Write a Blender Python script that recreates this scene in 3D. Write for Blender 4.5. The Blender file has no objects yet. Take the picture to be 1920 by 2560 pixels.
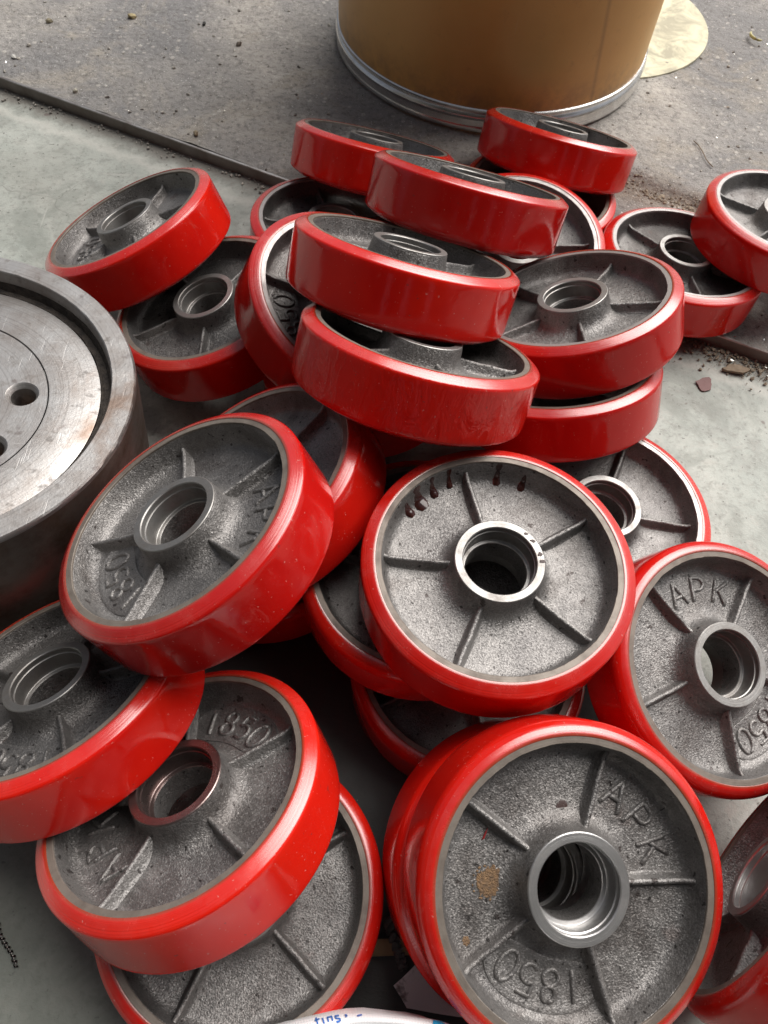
import bpy, bmesh, math, random
from math import pi, sin, cos, radians as R
from mathutils import Vector, Matrix, noise
S = bpy.context.scene
C = S.collection
random.seed(7)

# ---------------------------------------------------------------- camera, sky, sun, exposure
cam_d = bpy.data.cameras.new('camera')
cam = bpy.data.objects.new('camera', cam_d); C.objects.link(cam); S.camera = cam
cam_d.sensor_fit = 'VERTICAL'; cam_d.sensor_height = 36.0; cam_d.lens = 36.0*1922/2560
cam_d.clip_start = 0.01; cam_d.clip_end = 500
_X = Vector((0.99832, 0.0, 0.05791)); _Y = Vector((0.03041, -0.85102, -0.52425)); _Z = Vector((0.04928, 0.52513, -0.84959))
cam.matrix_world = Matrix(((_X.x, -_Y.x, -_Z.x, 0), (_X.y, -_Y.y, -_Z.y, 0), (_X.z, -_Y.z, -_Z.z, 0.6), (0, 0, 0, 1)))
cam_d.dof.use_dof = True; cam_d.dof.focus_distance = 0.56; cam_d.dof.aperture_fstop = 22

SUN_EL, SUN_AZ = R(52), R(44)          # azimuth measured from +Y (the far side of the yard) towards +X
w = bpy.data.worlds.new('World'); S.world = w; w.use_nodes = True
wn = w.node_tree.nodes; bg = wn['Background']; sky = wn.new('ShaderNodeTexSky')
sky.sky_type = 'NISHITA'; sky.sun_disc = False; sky.sun_elevation = SUN_EL; sky.sun_rotation = SUN_AZ
sky.air_density = 0.7; sky.dust_density = 5.0; sky.ozone_density = 0.6; sky.altitude = 0
hs = wn.new('ShaderNodeHueSaturation'); hs.inputs['Saturation'].default_value = .45; w.node_tree.links.new(sky.outputs[0], hs.inputs['Color']); w.node_tree.links.new(hs.outputs[0], bg.inputs[0]); bg.inputs[1].default_value = 0.06
sd = bpy.data.lights.new('sun', 'SUN'); sd.energy = 3.0; sd.angle = R(56); sd.color = (1.0, 0.965, 0.92)
so = bpy.data.objects.new('sun', sd); C.objects.link(so)
sdir = Vector((sin(SUN_AZ)*cos(SUN_EL), cos(SUN_AZ)*cos(SUN_EL), sin(SUN_EL)))
so.rotation_euler = (-sdir).to_track_quat('-Z', 'Y').to_euler(); so.location = sdir*5
S.view_settings.view_transform = 'Standard'; S.view_settings.look = 'None'
S.view_settings.exposure = 0.55; S.view_settings.gamma = 1.0
try:
    S.cycles.max_bounces = 8; S.cycles.diffuse_bounces = 4; S.cycles.glossy_bounces = 4; S.cycles.use_denoising = True
except Exception: pass

# ---------------------------------------------------------------- material helpers
class N:
    def __init__(s, name):
        s.m = bpy.data.materials.new(name); s.m.use_nodes = True; s.t = s.m.node_tree; s.n = s.t.nodes
        s.b = s.n['Principled BSDF']
    def new(s, t, **kw):
        x = s.n.new('ShaderNode'+t)
        for k, v in kw.items(): setattr(x, k, v)
        return x
    def link(s, a, b): s.t.links.new(a, b)
    def coord(s, kind='Object', per_object=True, scale=(1, 1, 1)):
        tc = s.new('TexCoord'); mp = s.new('Mapping'); mp.inputs['Scale'].default_value = scale
        s.link(tc.outputs[kind], mp.inputs['Vector'])
        if per_object:
            oi = s.new('ObjectInfo'); mu = s.new('MixRGB', blend_type='MULTIPLY'); mu.inputs[0].default_value = 1
            cb = s.new('CombineXYZ'); s.link(oi.outputs['Random'], cb.inputs[0])
            ma = s.new('Math', operation='MULTIPLY'); ma.inputs[1].default_value = 37.7; s.link(oi.outputs['Random'], ma.inputs[0]); s.link(ma.outputs[0], cb.inputs[1])
            mb = s.new('Math', operation='MULTIPLY'); mb.inputs[1].default_value = 11.3; s.link(oi.outputs['Random'], mb.inputs[0]); s.link(mb.outputs[0], cb.inputs[2])
            s.link(cb.outputs[0], mp.inputs['Location'])
        return mp.outputs[0]
    def noise(s, vec, scale, detail=4, rough=.55, dist=0):
        x = s.new('TexNoise'); x.inputs['Scale'].default_value = scale; x.inputs['Detail'].default_value = detail
        x.inputs['Roughness'].default_value = rough; x.inputs['Distortion'].default_value = dist
        if vec is not None: s.link(vec, x.inputs['Vector'])
        return x.outputs[0]
    def voro(s, vec, scale, feature='F1'):
        x = s.new('TexVoronoi', feature=feature); x.inputs['Scale'].default_value = scale; s.link(vec, x.inputs['Vector']); return x
    def ramp(s, fac, stops, interp='LINEAR'):
        x = s.new('ValToRGB'); e = x.color_ramp.elements; x.color_ramp.interpolation = interp
        while len(e) < len(stops): e.new(0.5)
        for q, (p, c) in zip(e, stops):
            q.position = p; q.color = (c, c, c, 1) if isinstance(c, (int, float)) else (*c, 1)
        s.link(fac, x.inputs[0]); return x.outputs[0]
    def mix(s, fac, a, b, mode='MIX'):
        x = s.new('MixRGB', blend_type=mode)
        for i, v in ((0, fac), (1, a), (2, b)):
            if isinstance(v, (int, float)): x.inputs[i].default_value = v if i == 0 else (v, v, v, 1)
            elif isinstance(v, tuple): x.inputs[i].default_value = (*v, 1)
            else: s.link(v, x.inputs[i])
        return x.outputs[0]
    def math(s, op, a, b=0.0):
        x = s.new('Math', operation=op)
        for i, v in ((0, a), (1, b)):
            if isinstance(v, (int, float)): x.inputs[i].default_value = v
            else: s.link(v, x.inputs[i])
        return x.outputs[0]
    def bump(s, h, strength, dist=0.001, normal=None):
        x = s.new('Bump'); x.inputs['Strength'].default_value = strength; x.inputs['Distance'].default_value = dist
        s.link(h, x.inputs['Height'])
        if normal is not None: s.link(normal, x.inputs['Normal'])
        return x.outputs[0]
    def set(s, **kw):
        for k, v in kw.items():
            i = s.b.inputs[k.replace('_', ' ')]
            if isinstance(v, (int, float)): i.default_value = v
            elif isinstance(v, tuple): i.default_value = (*v, 1) if len(v) == 3 and i.type == 'RGBA' else v
            else: s.link(v, i)
        return s.m

def m_tyre(name, chamfer=False, ripple=False):
    n = N(name); v = n.coord()
    big = n.noise(v, 22, 3); fine = n.noise(v, 900, 2); spk = n.noise(v, 420, 2, .6)
    col = n.mix(n.ramp(big, [(.35, 0), (.7, 1)]), (0.56, 0.0085, 0.0055), (0.66, 0.014, 0.006))
    oi = n.new('ObjectInfo'); col = n.mix(n.math('MULTIPLY', oi.outputs['Random'], .35), col, (0.66, 0.020, 0.008))
    col = n.mix(n.math('MULTIPLY', n.ramp(n.math('FRACT', n.math('MULTIPLY', oi.outputs['Random'], 7.3)), [(.35, 0), (1, 1)]), .55), col, (.36, .005, .006)); dust = n.ramp(spk, [(.69, 0), (.75, 1)])
    col = n.mix(n.math('MULTIPLY', dust, .35), col, (0.6, .45, .4))
    film = n.ramp(n.noise(v, 45, 5, .7), [(.45, 0), (.75, 1)])
    if chamfer:
        # turned face: fine concentric tool marks
        sx = n.new('SeparateXYZ'); tc = n.new('TexCoord'); n.link(tc.outputs['Object'], sx.inputs[0])
        r2 = n.math('SQRT', n.math('ADD', n.math('MULTIPLY', sx.outputs[0], sx.outputs[0]), n.math('MULTIPLY', sx.outputs[1], sx.outputs[1])))
        wv = n.new('TexNoise'); wv.noise_dimensions = '1D'; wv.inputs['Scale'].default_value = 1400; wv.inputs['Detail'].default_value = 3; n.link(r2, wv.inputs['W'])
        b = n.bump(wv.outputs[0], .30, .0006)
        gl = n.ramp(n.math('MULTIPLY', n.math('SUBTRACT', r2, .080), 250), [(.35, .72), (.72, 0)]); col = n.mix(gl, col, (.20, .050, .022)); rg = n.mix(film, .20, .36); col = n.mix(n.math('MULTIPLY', film, .10), col, (.62, .22, .2))
        b = n.bump(fine, .04, .0005, b)
        return n.set(Base_Color=col, Roughness=rg, Normal=b, Specular_IOR_Level=.75, Coat_Weight=.7, Coat_Roughness=.22, Coat_IOR=1.6)
    scf = n.noise(n.coord(scale=(1, 1, .5)), 70, 6, .75, .6); scm = n.ramp(scf, [(.60, 0), (.70, 1)])
    col = n.mix(n.math('MULTIPLY', scm, .16), col, (.62, .20, .16)); nick = n.ramp(n.noise(v, 210, 2, .5), [(.73, 0), (.75, 1)]); col = n.mix(n.math('MULTIPLY', nick, .6), col, (.22, .03, .025))
    pe = n.noise(v, 130, 3, .5); scr = n.noise(n.coord(scale=(1, 1, .12)), 260, 3, .6)
    b = n.bump(pe, .055, .002)
    if ripple: b = n.bump(n.noise(n.coord(scale=(1, 1, .45)), 95, 4, .55, 1.2), .22, .004, b)
    b = n.bump(fine, .03, .0005, b); b = n.bump(n.ramp(scr, [(.66, 0), (.7, 1)]), .05, .0004, b)
    rg = n.math('ADD', n.mix(film, .10, .20), n.math('MULTIPLY', scm, .16))
    return n.set(Base_Color=col, Roughness=rg, Normal=b, Specular_IOR_Level=.40, Subsurface_Weight=.22, Subsurface_Radius=(1., .06, .03), Subsurface_Scale=.004)
def m_cast(name='cast_iron', dark=1.0, spots=1.0):
    n = N(name); v = n.coord()
    g = n.noise(v, 1000, 3, .7); g2 = n.noise(v, 300, 4, .6); big = n.noise(v, 28, 4, .6); vo = n.voro(v, 900)
    col = n.mix(n.ramp(big, [(.3, 0), (.72, 1)]), (0.205*dark, 0.196*dark, 0.192*dark), (0.37*dark, 0.355*dark, 0.342*dark))
    col = n.mix(n.ramp(g, [(.30, .42), (.66, 0)]), col, (0.06*dark, 0.058*dark, .058*dark))
    sp = n.ramp(n.noise(v, 120, 2, .5), [(.70, 0), (.735, 1)]); sp = n.math('MULTIPLY', sp, .75*spots)
    col = n.mix(sp, col, (0.040, 0.028, 0.026))
    oil = n.ramp(n.noise(v, 17, 5, .65, .8), [(.50, 0), (.66, .62)]); col = n.mix(oil, col, (.095*dark, .082*dark, .076*dark))
    pit = n.ramp(n.noise(v, 260, 1, .5), [(.70, 0), (.74, .8*spots)]); col = n.mix(pit, col, (.03, .026, .025))
    rs = n.ramp(n.noise(v, 34, 3, .55), [(.68, 0), (.76, 1)]); col = n.mix(n.math('MULTIPLY', rs, .35*spots), col, (.10, .055, .045))
    h = n.math('ADD', n.math('MULTIPLY', g, 1.0), n.math('MULTIPLY', vo.outputs['Distance'], .8))
    h = n.math('ADD', h, n.math('MULTIPLY', g2, .22))
    vg = n.voro(v, 980); s1 = n.new('VectorMath', operation='SUBTRACT'); n.link(vg.outputs['Color'], s1.inputs[0]); s1.inputs[1].default_value = (.5, .5, .5)
    s2 = n.new('VectorMath', operation='SCALE'); n.link(s1.outputs[0], s2.inputs[0]); s2.inputs['Scale'].default_value = .34
    ge = n.new('NewGeometry'); s3 = n.new('VectorMath', operation='ADD'); n.link(ge.outputs['Normal'], s3.inputs[0]); n.link(s2.outputs[0], s3.inputs[1])
    s4 = n.new('VectorMath', operation='NORMALIZE'); n.link(s3.outputs[0], s4.inputs[0])
    b = n.bump(h, .30, .0012, s4.outputs[0])
    fl = n.ramp(n.noise(v, 1500, 2, .6), [(.60, 0), (.70, 1)]); col = n.mix(n.math('MULTIPLY', fl, .36), col, (.52*dark, .51*dark, .495*dark))
    return n.set(Base_Color=col, Metallic=.82, Roughness=n.ramp(g, [(.3, .64), (.75, .44)]), Normal=b)
def m_steel(name, col=(.52, .51, .49), stain=(.22, .17, .14), rough=(.22, .38), amount=.5, metal=.9):
    n = N(name); v = n.coord()
    sx = n.new('SeparateXYZ'); tc = n.new('TexCoord'); n.link(tc.outputs['Object'], sx.inputs[0])
    r2 = n.math('SQRT', n.math('ADD', n.math('MULTIPLY', sx.outputs[0], sx.outputs[0]), n.math('MULTIPLY', sx.outputs[1], sx.outputs[1])))
    q = n.math('ADD', r2, n.math('MULTIPLY', sx.outputs[2], .7))
    wv = n.new('TexNoise'); wv.noise_dimensions = '1D'; wv.inputs['Scale'].default_value = 1800; wv.inputs['Detail'].default_value = 3; n.link(q, wv.inputs['W'])
    st = n.ramp(n.noise(v, 60, 5, .65), [(.42, 0), (.68, 1)])
    c = n.mix(n.math('MULTIPLY', st, amount), col, stain)
    c = n.mix(n.math('MULTIPLY', wv.outputs[0], .25), c, (.2, .19, .18))
    b = n.bump(wv.outputs[0], .22, .0005); b = n.bump(n.noise(v, 500, 3), .12, .0006, b)
    return n.set(Base_Color=c, Metallic=metal, Roughness=n.mix(st, rough[0], rough[1]), Normal=b)
def m_simple(name, col, rough=.5, metal=0., bump=None, var=None, varscale=40):
    n = N(name); v = n.coord(); c = col
    if var: c = n.mix(n.ramp(n.noise(v, varscale, 5, .6), [(.35, 0), (.68, 1)]), col, var)
    kw = dict(Base_Color=c, Roughness=rough, Metallic=metal)
    if bump: kw['Normal'] = n.bump(n.noise(v, bump[0], 4, .6), bump[1], bump[2])
    return n.set(**kw)

GLUE = None
TYRE = m_tyre('red_polyurethane'); CHAM = m_tyre('red_polyurethane_turned', True); TYRIP = m_tyre('red_polyurethane_rippled', False, True)
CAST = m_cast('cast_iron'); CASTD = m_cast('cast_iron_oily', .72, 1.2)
RING = m_steel('turned_rim_iron', (.215, .182, .152), (.11, .083, .066), (.50, .62), .8, .30)
RINGL = m_steel('turned_rim_iron_clean', (.42, .40, .39), (.24, .20, .19), (.40, .55), .6, .6)
HUBF = m_steel('turned_hub_iron', (.36, .353, .342), (.19, .165, .148), (.46, .58), .65)
HUBL = m_steel('turned_hub_iron_bright', (.60, .595, .59), (.36, .33, .31), (.34, .44), .4)
HUBR = m_steel('turned_hub_iron_oiled', (.25, .19, .18), (.13, .08, .075), (.25, .40), .8)

# ---------------------------------------------------------------- mesh helpers
def link_mesh(name, me, mats, parent=None):
    o = bpy.data.objects.new(name, me); C.objects.link(o)
    for m in (mats if isinstance(mats, (list, tuple)) else [mats]):
        if len(me.materials) < len(mats if isinstance(mats, (list, tuple)) else [mats]): me.materials.append(m)
    if parent is not None: o.parent = parent
    return o
def finish(me, ang=32):
    me.polygons.foreach_set('use_smooth', [True]*len(me.polygons)); me.set_sharp_from_angle(angle=R(ang)); me.update(); return me
def lathe(name, prof, seg=128, closed=False, mat_of=None, jit=None):
    """prof: list of (radius, z[, material index of the band that follows])"""
    vs, fs, mi = [], [], []; n = len(prof)
    for i in range(seg):
        a = 2*pi*i/seg
        for k, p in enumerate(prof):
            r, z = p[0], p[1]
            if jit: r, z = jit(k, a, r, z)
            vs.append((r*cos(a), r*sin(a), z))
    for i in range(seg):
        j = (i+1) % seg
        for k in range(n if closed else n-1):
            l = (k+1) % n
            fs.append((i*n+k, i*n+l, j*n+l, j*n+k)); mi.append(prof[k][2] if len(prof[k]) > 2 else 0)
    me = bpy.data.meshes.new(name); me.from_pydata(vs, [], fs)
    bm = bmesh.new(); bm.from_mesh(me); bmesh.ops.remove_doubles(bm, verts=bm.verts, dist=1e-7); bmesh.ops.recalc_face_normals(bm, faces=bm.faces); bm.to_mesh(me); bm.free()
    if any(mi) and len(me.polygons) == len(mi): me.polygons.foreach_set('material_index', mi)
    return finish(me)
def bm_mesh(name, bm, ang=32):
    bmesh.ops.recalc_face_normals(bm, faces=bm.faces)
    me = bpy.data.meshes.new(name); bm.to_mesh(me); bm.free(); return finish(me, ang)
def arc(cx, cz, r, a0, a1, k):
    return [(cx+r*cos(R(a0+(a1-a0)*i/k)), cz+r*sin(R(a0+(a1-a0)*i/k))) for i in range(k+1)]
mm = 0.001
def tag(o, label=None, cat=None, group=None, kind=None):
    for k, v in (('label', label), ('category', cat), ('group', group), ('kind', kind)):
        if v: o[k] = v
    return o

# ---------------------------------------------------------------- the setting: concrete slab, yard, steel strip
STRIP = lambda x: 0.7876-0.4761*x                # foot of the steel strip, in plan
def m_ground(kind):
    n = N(kind); v = n.coord('Object', False)
    if kind == 'concrete':
        big = n.noise(v, 3.2, 5, .6, .4); mid = n.noise(v, 16, 6, .65); fine = n.noise(v, 160, 5, .7); gr = n.noise(v, 620, 3, .6)
        c = n.mix(n.ramp(mid, [(.35, 0), (.68, 1)]), (.300, .330, .298), (.470, .495, .455))
        c = n.mix(n.ramp(big, [(.42, 0), (.66, .55)]), c, (.30, .285, .25))
        c = n.mix(n.ramp(fine, [(.53, 0), (.70, .6)]), c, (.16, .16, .14)); c = n.mix(n.ramp(n.noise(v, 75, 5, .75, .3), [(.50, 0), (.64, .45)]), c, (.20, .21, .185)); c = n.mix(n.ramp(n.noise(v, 210, 2, .5), [(.69, 0), (.72, .75)]), c, (.09, .085, .08))
        c = n.mix(n.ramp(n.noise(v, 55, 4, .7), [(.55, 0), (.72, .55)]), c, (.42, .41, .37))
        c = n.mix(n.ramp(n.noise(v, 9, 4, .6, .4), [(.57, 0), (.72, .75)]), c, (.17, .168, .150))
        c = n.mix(n.ramp(n.noise(v, 5.3, 5, .7, 1.2), [(.53, 0), (.60, .5)]), c, (.215, .232, .205))
        sc1 = n.ramp(n.noise(n.coord('Object', False, (1, .05, 1)), 120, 2, .5), [(.70, 0), (.74, .5)]); sc2 = n.ramp(n.noise(n.coord('Object', False, (.06, 1, 1)), 100, 2, .5), [(.71, 0), (.75, .4)]); c = n.mix(n.math('MAXIMUM', sc1, sc2), c, (.50, .49, .45))
        cr = n.voro(n.coord('Object', False), 3.1, 'DISTANCE_TO_EDGE'); cw = n.new('TexNoise'); cw.inputs['Scale'].default_value = 14; n.link(v, cw.inputs['Vector'])
        ca = n.new('MixRGB'); ca.inputs[0].default_value = .10; n.link(v, ca.inputs[1]); n.link(cw.outputs[1], ca.inputs[2]); n.link(ca.outputs[0], cr.inputs['Vector'])
        sxy = n.new('SeparateXYZ'); n.link(v, sxy.inputs[0]); dd = n.math('ADD', n.math('SUBTRACT', sxy.outputs[1], .7876), n.math('MULTIPLY', sxy.outputs[0], .4761))
        dn = n.math('ADD', dd, n.math('MULTIPLY', n.noise(v, 30, 5, .7), .05)); c = n.mix(n.ramp(n.math('ADD', dn, .5), [(.490, 0), (.512, .85)]), c, (.165, .150, .130)); c = n.mix(n.ramp(n.math('ADD', dn, .5), [(.468, 0), (.482, .55), (.497, 0)]), c, (.56, .55, .50))
        crm = n.math('MULTIPLY', n.ramp(cr.outputs['Distance'], [(.0, .8), (.003, 0)]), n.ramp(n.noise(v, 4, 2), [(.52, 0), (.60, .5)])); c = n.mix(crm, c, (.09, .085, .075))
        c = n.mix(n.ramp(n.noise(v, 44, 2, .5, .3), [(.735, 0), (.76, .6)]), c, (.10, .06, .055))
        # old oil and grinding-dust stain soaked into the slab, with its own ragged outline
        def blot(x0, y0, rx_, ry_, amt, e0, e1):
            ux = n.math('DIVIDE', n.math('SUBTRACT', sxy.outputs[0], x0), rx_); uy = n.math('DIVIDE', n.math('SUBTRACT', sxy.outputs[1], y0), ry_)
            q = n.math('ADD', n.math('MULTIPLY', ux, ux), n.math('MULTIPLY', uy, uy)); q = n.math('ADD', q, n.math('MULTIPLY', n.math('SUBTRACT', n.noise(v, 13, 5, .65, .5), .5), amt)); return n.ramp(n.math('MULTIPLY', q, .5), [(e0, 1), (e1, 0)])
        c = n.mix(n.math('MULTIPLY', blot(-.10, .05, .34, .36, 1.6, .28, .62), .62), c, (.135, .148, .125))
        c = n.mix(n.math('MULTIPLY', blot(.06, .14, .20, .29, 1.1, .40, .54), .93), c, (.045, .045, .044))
        h = n.math('ADD', n.math('MULTIPLY', fine, .6), n.math('MULTIPLY', gr, .35)); h = n.math('ADD', h, n.math('MULTIPLY', mid, .6))
        return n.set(Base_Color=c, Roughness=n.ramp(mid, [(.3, .5), (.7, .75)]), Normal=n.bump(h, .35, .002))
    big = n.noise(v, 2.6, 5, .6, .6); mid = n.noise(v, 13, 6, .7); fine = n.noise(v, 130, 5, .7); gr = n.noise(v, 520, 4, .7)
    c = n.mix(n.ramp(mid, [(.32, 0), (.68, 1)]), (.285, .266, .243), (.470, .437, .392))
    c = n.mix(n.ramp(big, [(.40, 0), (.60, .8)]), c, (.150, .150, .156))
    c = n.mix(n.ramp(n.noise(v, 6.5, 5, .7, 1.), [(.52, 0), (.66, .8)]), c, (.33, .295, .245))
    sq = n.new('SeparateXYZ'); n.link(v, sq.inputs[0]); vv_ = n.math('MULTIPLY', n.math('ADD', n.math('SUBTRACT', sq.outputs[1], .7876), n.math('MULTIPLY', sq.outputs[0], .4761)), .9029)
    vv_ = n.math('ADD', vv_, n.math('MULTIPLY', n.math('SUBTRACT', n.noise(v, 12, 5, .7), .5), .09)); bnd = n.math('MULTIPLY', n.ramp(vv_, [(.165, 0), (.205, .85), (.225, .85), (.25, 0)]), n.ramp(sq.outputs[0], [(.22, 0), (.32, 1)])); c = n.mix(bnd, c, (.17, .13, .095))
    c = n.mix(n.ramp(n.noise(v, 4.2, 4, .6, .5), [(.58, 0), (.70, .7)]), c, (.105, .098, .095))
    st_ = n.voro(v, 115); c = n.mix(n.math('MULTIPLY', n.ramp(st_.outputs['Distance'], [(.25, 1), (.42, 0)]), n.ramp(st_.outputs['Color'], [(.72, 0), (.8, .7)])), c, (.47, .44, .40))
    c = n.mix(n.ramp(fine, [(.36, .6), (.50, 0)]), c, (.11, .102, .094))
    c = n.mix(n.ramp(gr, [(.58, 0), (.72, .5)]), c, (.50, .48, .44)); c = n.mix(n.ramp(n.noise(v, 420, 2, .5), [(.705, 0), (.73, .9)]), c, (.85, .84, .80))
    h = n.math('ADD', n.math('MULTIPLY', fine, 1.0), n.math('MULTIPLY', gr, .6)); h = n.math('ADD', h, n.math('MULTIPLY', mid, 1.6)); h = n.math('ADD', h, n.math('MULTIPLY', st_.outputs['Distance'], -.7))
    return n.set(Base_Color=c, Roughness=n.ramp(gr, [(.35, .85), (.75, .42)]), Normal=n.bump(h, .55, .004))
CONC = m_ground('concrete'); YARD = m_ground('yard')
def grid_sheet(name, fn, us, vs_, mat):
    vs, fs = [], []; nu, nv = len(us), len(vs_)
    for v in vs_:
        for u in us: vs.append(fn(u, v))
    for j in range(nv-1):
        for i in range(nu-1): fs.append((j*nu+i, j*nu+i+1, (j+1)*nu+i+1, (j+1)*nu+i))
    me = bpy.data.meshes.new(name); me.from_pydata(vs, [], fs); finish(me, 60)
    return tag(link_mesh(name, me, mat), kind='structure')
sx, sy = Vector((1, -.4761, 0)).normalized(), Vector((.4761, 1, 0)).normalized()     # along and across the strip
O = Vector((0, .7876, 0))
def spaced(a, b, step, far):
    c = [a+i*step for i in range(int((b-a)/step)+1)]; lo, hi = [], []; d = step*3
    x = c[0]
    while x > -far: d *= 1.7; x -= d; lo.append(x)
    d = step*3; x = c[-1]
    while x < far: d *= 1.7; x += d; hi.append(x)
    return lo[::-1]+c+hi
def f_conc(u, v):
    p = O+sx*u+sy*v
    return (p.x, p.y, 0.0007*noise.noise((p.x*9, p.y*9, 2))-.0008)
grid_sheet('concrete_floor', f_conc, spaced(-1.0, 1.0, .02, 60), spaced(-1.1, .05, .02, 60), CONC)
STEP = lambda u: .222+.022*noise.noise((u*9, 3, 1))+.012*noise.noise((u*34, 7, 1))
def f_yard(u, v):
    p = O+sx*u+sy*v; q = (p.x, p.y, 0.)
    h = .0022*noise.noise((p.x*7, p.y*7, .3))+.0016*noise.noise((p.x*23, p.y*23, 4))+.0013*noise.noise((p.x*70, p.y*70, 8))
    # the broken step in the surfacing to the right, lower towards the slab
    d = v-STEP(u)
    if u > .12: h -= .0075*(1-min(1, max(0, d/.010)))*min(1, (u-.12)/.06)
    return (p.x, p.y, .0135+h if v > .004 else .0125+h*.3)
grid_sheet('yard_ground', f_yard, spaced(-.85, 1.15, .008, 60), [.0045]+spaced(.012, 1.1, .008, 60)[next(i for i, q in enumerate(spaced(.012, 1.1, .008, 60)) if q > .0119):], YARD)
# steel edge strip: a flat bar on edge between slab and yard
bm = bmesh.new(); L = [(-2.2+.05*i) for i in range(80)]; ring = []
for u in L:
    wob = .0006*noise.noise((u*6, 1, 1)); r = []
    for v, z in ((0, -.002), (0, .0135), (.0006, .0145), (.0034, .0145), (.004, .0135), (.004, -.002)):
        p = O+sx*u+sy*(v+wob); r.append(bm.verts.new((p.x, p.y, z)))
    ring.append(r)
for a, b in zip(ring, ring[1:]):
    for k in range(6): bm.faces.new((a[k], a[(k+1) % 6], b[(k+1) % 6], b[k]))
bm.faces.new(ring[0]); bm.faces.new(ring[-1])
STRIPM = m_simple('mill_steel_dirty', (.23, .21, .19), .55, .35, (300, .3, .0006), (.14, .115, .095), 30)
TOPM = m_simple('worn_steel_edge', (.46, .45, .44), .38, .85, (300, .2, .0005), (.22, .19, .17), 45)
es = bm_mesh('edge_strip', bm); es.materials.append(STRIPM); es.materials.append(TOPM)
for p in es.polygons:
    if p.normal.z > .3: p.material_index = 1
tag(link_mesh('edge_strip', es, (STRIPM, TOPM)), 'long dark steel edge strip between the pale concrete and the rough yard', 'edge strip')

# unseen, added to block sky light: dark roof and walls on the viewer's side
blocker = bpy.data.objects.new('sky_blocker', None); C.objects.link(blocker); blocker.location = (0, -4, 0)
tag(blocker, 'unseen dark enclosure added behind the viewer to block sky light', 'light blocker')
BLOCKM = m_simple('blocker_boards', (.10, .095, .09), .8, 0, (20, .3, .01), (.07, .066, .06), 3)
def slab(name, x0, x1, y0, y1, z0, z1, parent):
    bm = bmesh.new(); bmesh.ops.create_cube(bm, size=1)
    for v in bm.verts: v.co = Vector(((x0+x1)/2+v.co.x*(x1-x0), (y0+y1)/2+4+v.co.y*(y1-y0), (z0+z1)/2+v.co.z*(z1-z0)))
    return link_mesh(name, bm_mesh(name, bm), BLOCKM, parent)
slab('blocker_roof', -6, 6, -6.2, -.75, 3.2, 3.3, blocker)
slab('blocker_side_wall', -2.6, -2.5, -6.0, .3, 0, 3.2, blocker)
for x0, x1 in ((-5, -2.6), (-1.9, -.25), (.3, 2.2), (2.9, 5)): slab('blocker_wall_panel', x0, x1, -6.0, -5.9, 0, 3.2, blocker)  # added panels, spaced so the gaps reflect as streaks in the treads

# ---------------------------------------------------------------- the wheel
W2, R_, RI, RR = 24.7, 90.0, 76.9, 80.7
def half(pr): return [(r*mm, z*mm, m) for r, z, m in pr]
# tyre: closed profile, outer tread slot 0, turned chamfer and face slot 1
top = [(RR, W2-.15, 1), (81.2, W2, 1), (82.2, W2, 1), (82.9, W2-.25, 1), (84.5, W2-1.1, 1), (88.3, W2-3.35, 1), (89.2, W2-4.0, 0), (89.75, W2-4.7, 0), (90., W2-5.8, 0), (90., W2-9, 0), (90.08, 0, 0)]
bot = [(r, -z, (1 if i < 6 else 0)) for i, (r, z, m) in enumerate(top[:-1])][::-1]
tyre_prof = half(top+bot)
TYRE_ME = lathe('tyre', tyre_prof, 144, True)
# soft, worn tyre used where the photo shows a rounder shoulder
top2 = [(RR, W2-.2, 1), (81.3, W2, 1), (82.6, W2-.05, 1), (84.2, W2-.6, 1), (86.2, W2-1.8, 0), (87.9, W2-3.3, 0), (89.1, W2-5.0, 0), (89.8, W2-7.0, 0), (90., W2-9, 0), (90.05, 0, 0)]
bot2 = [(r, -z, (1 if i < 3 else 0)) for i, (r, z, m) in enumerate(top2[:-1])][::-1]
TYRE2_ME = lathe('tyre_round', half(top2+bot2), 144, True)
def ring_jit(k, a, r, z):
    if k in (2, 3): r += (.35*noise.noise((cos(a)*6, sin(a)*6, 5))+.28*noise.noise((cos(a)*26, sin(a)*26, 9)))*mm
    return r, z
def ring_me(s):
    return lathe('rim_ring', [(q[0]*mm, s*q[1]*mm) for q in ((RR-.02, W2-2.5), (RR-.02, W2-.45), (RI+.1, W2-.5), (RI-.25, W2-1.0), (RI-.1, W2-2.5))], 160, True, jit=ring_jit)
RING_ME = [ring_me(1), ring_me(-1)]
# casting: rim wall, fillet, web with a shallow dish, hub root
wall = [(RI+.2, W2-2.0), (RI-.3, W2-2.4), (75.6, 17.0), (74.6, 12.5), (73.6, 9.8), (72.0, 7.6), (69.5, 6.4), (66, 6.0), (56, 5.7), (46, 5.7), (40, 6.1), (36.0, 7.4), (33.2, 9.8), (31.6, 13.0), (30.6, 17), (30.0, 22.6), (29.75, 23.5)]
def cast_jit(k, a, r, z):
    s = 1 if z > 0 else -1; x, y = r*cos(a)/mm, r*sin(a)/mm
    d = .35*noise.noise((x*.12, y*.12, 3*s))+.16*noise.noise((x*.4, y*.4, 7*s+z*300))
    if 2 <= (k if k < len(wall) else 2*len(wall)+1-k) <= 13: z += d*mm*s*.7; r += d*mm*.6
    return r, z
cp = [(r*mm, z*mm) for r, z in wall]
cp = cp+[(29.6*mm, W2*mm-.8*mm)]+[(29.6*mm, -W2*mm+.8*mm)]+[(r, -z) for r, z in cp[::-1]]
CAST_ME = lathe('wheel_centre', cp+[(RR*mm-.0001, -(W2-2.2)*mm), (RR*mm-.0001, (W2-2.2)*mm)], 160, True, jit=cast_jit)
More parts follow.
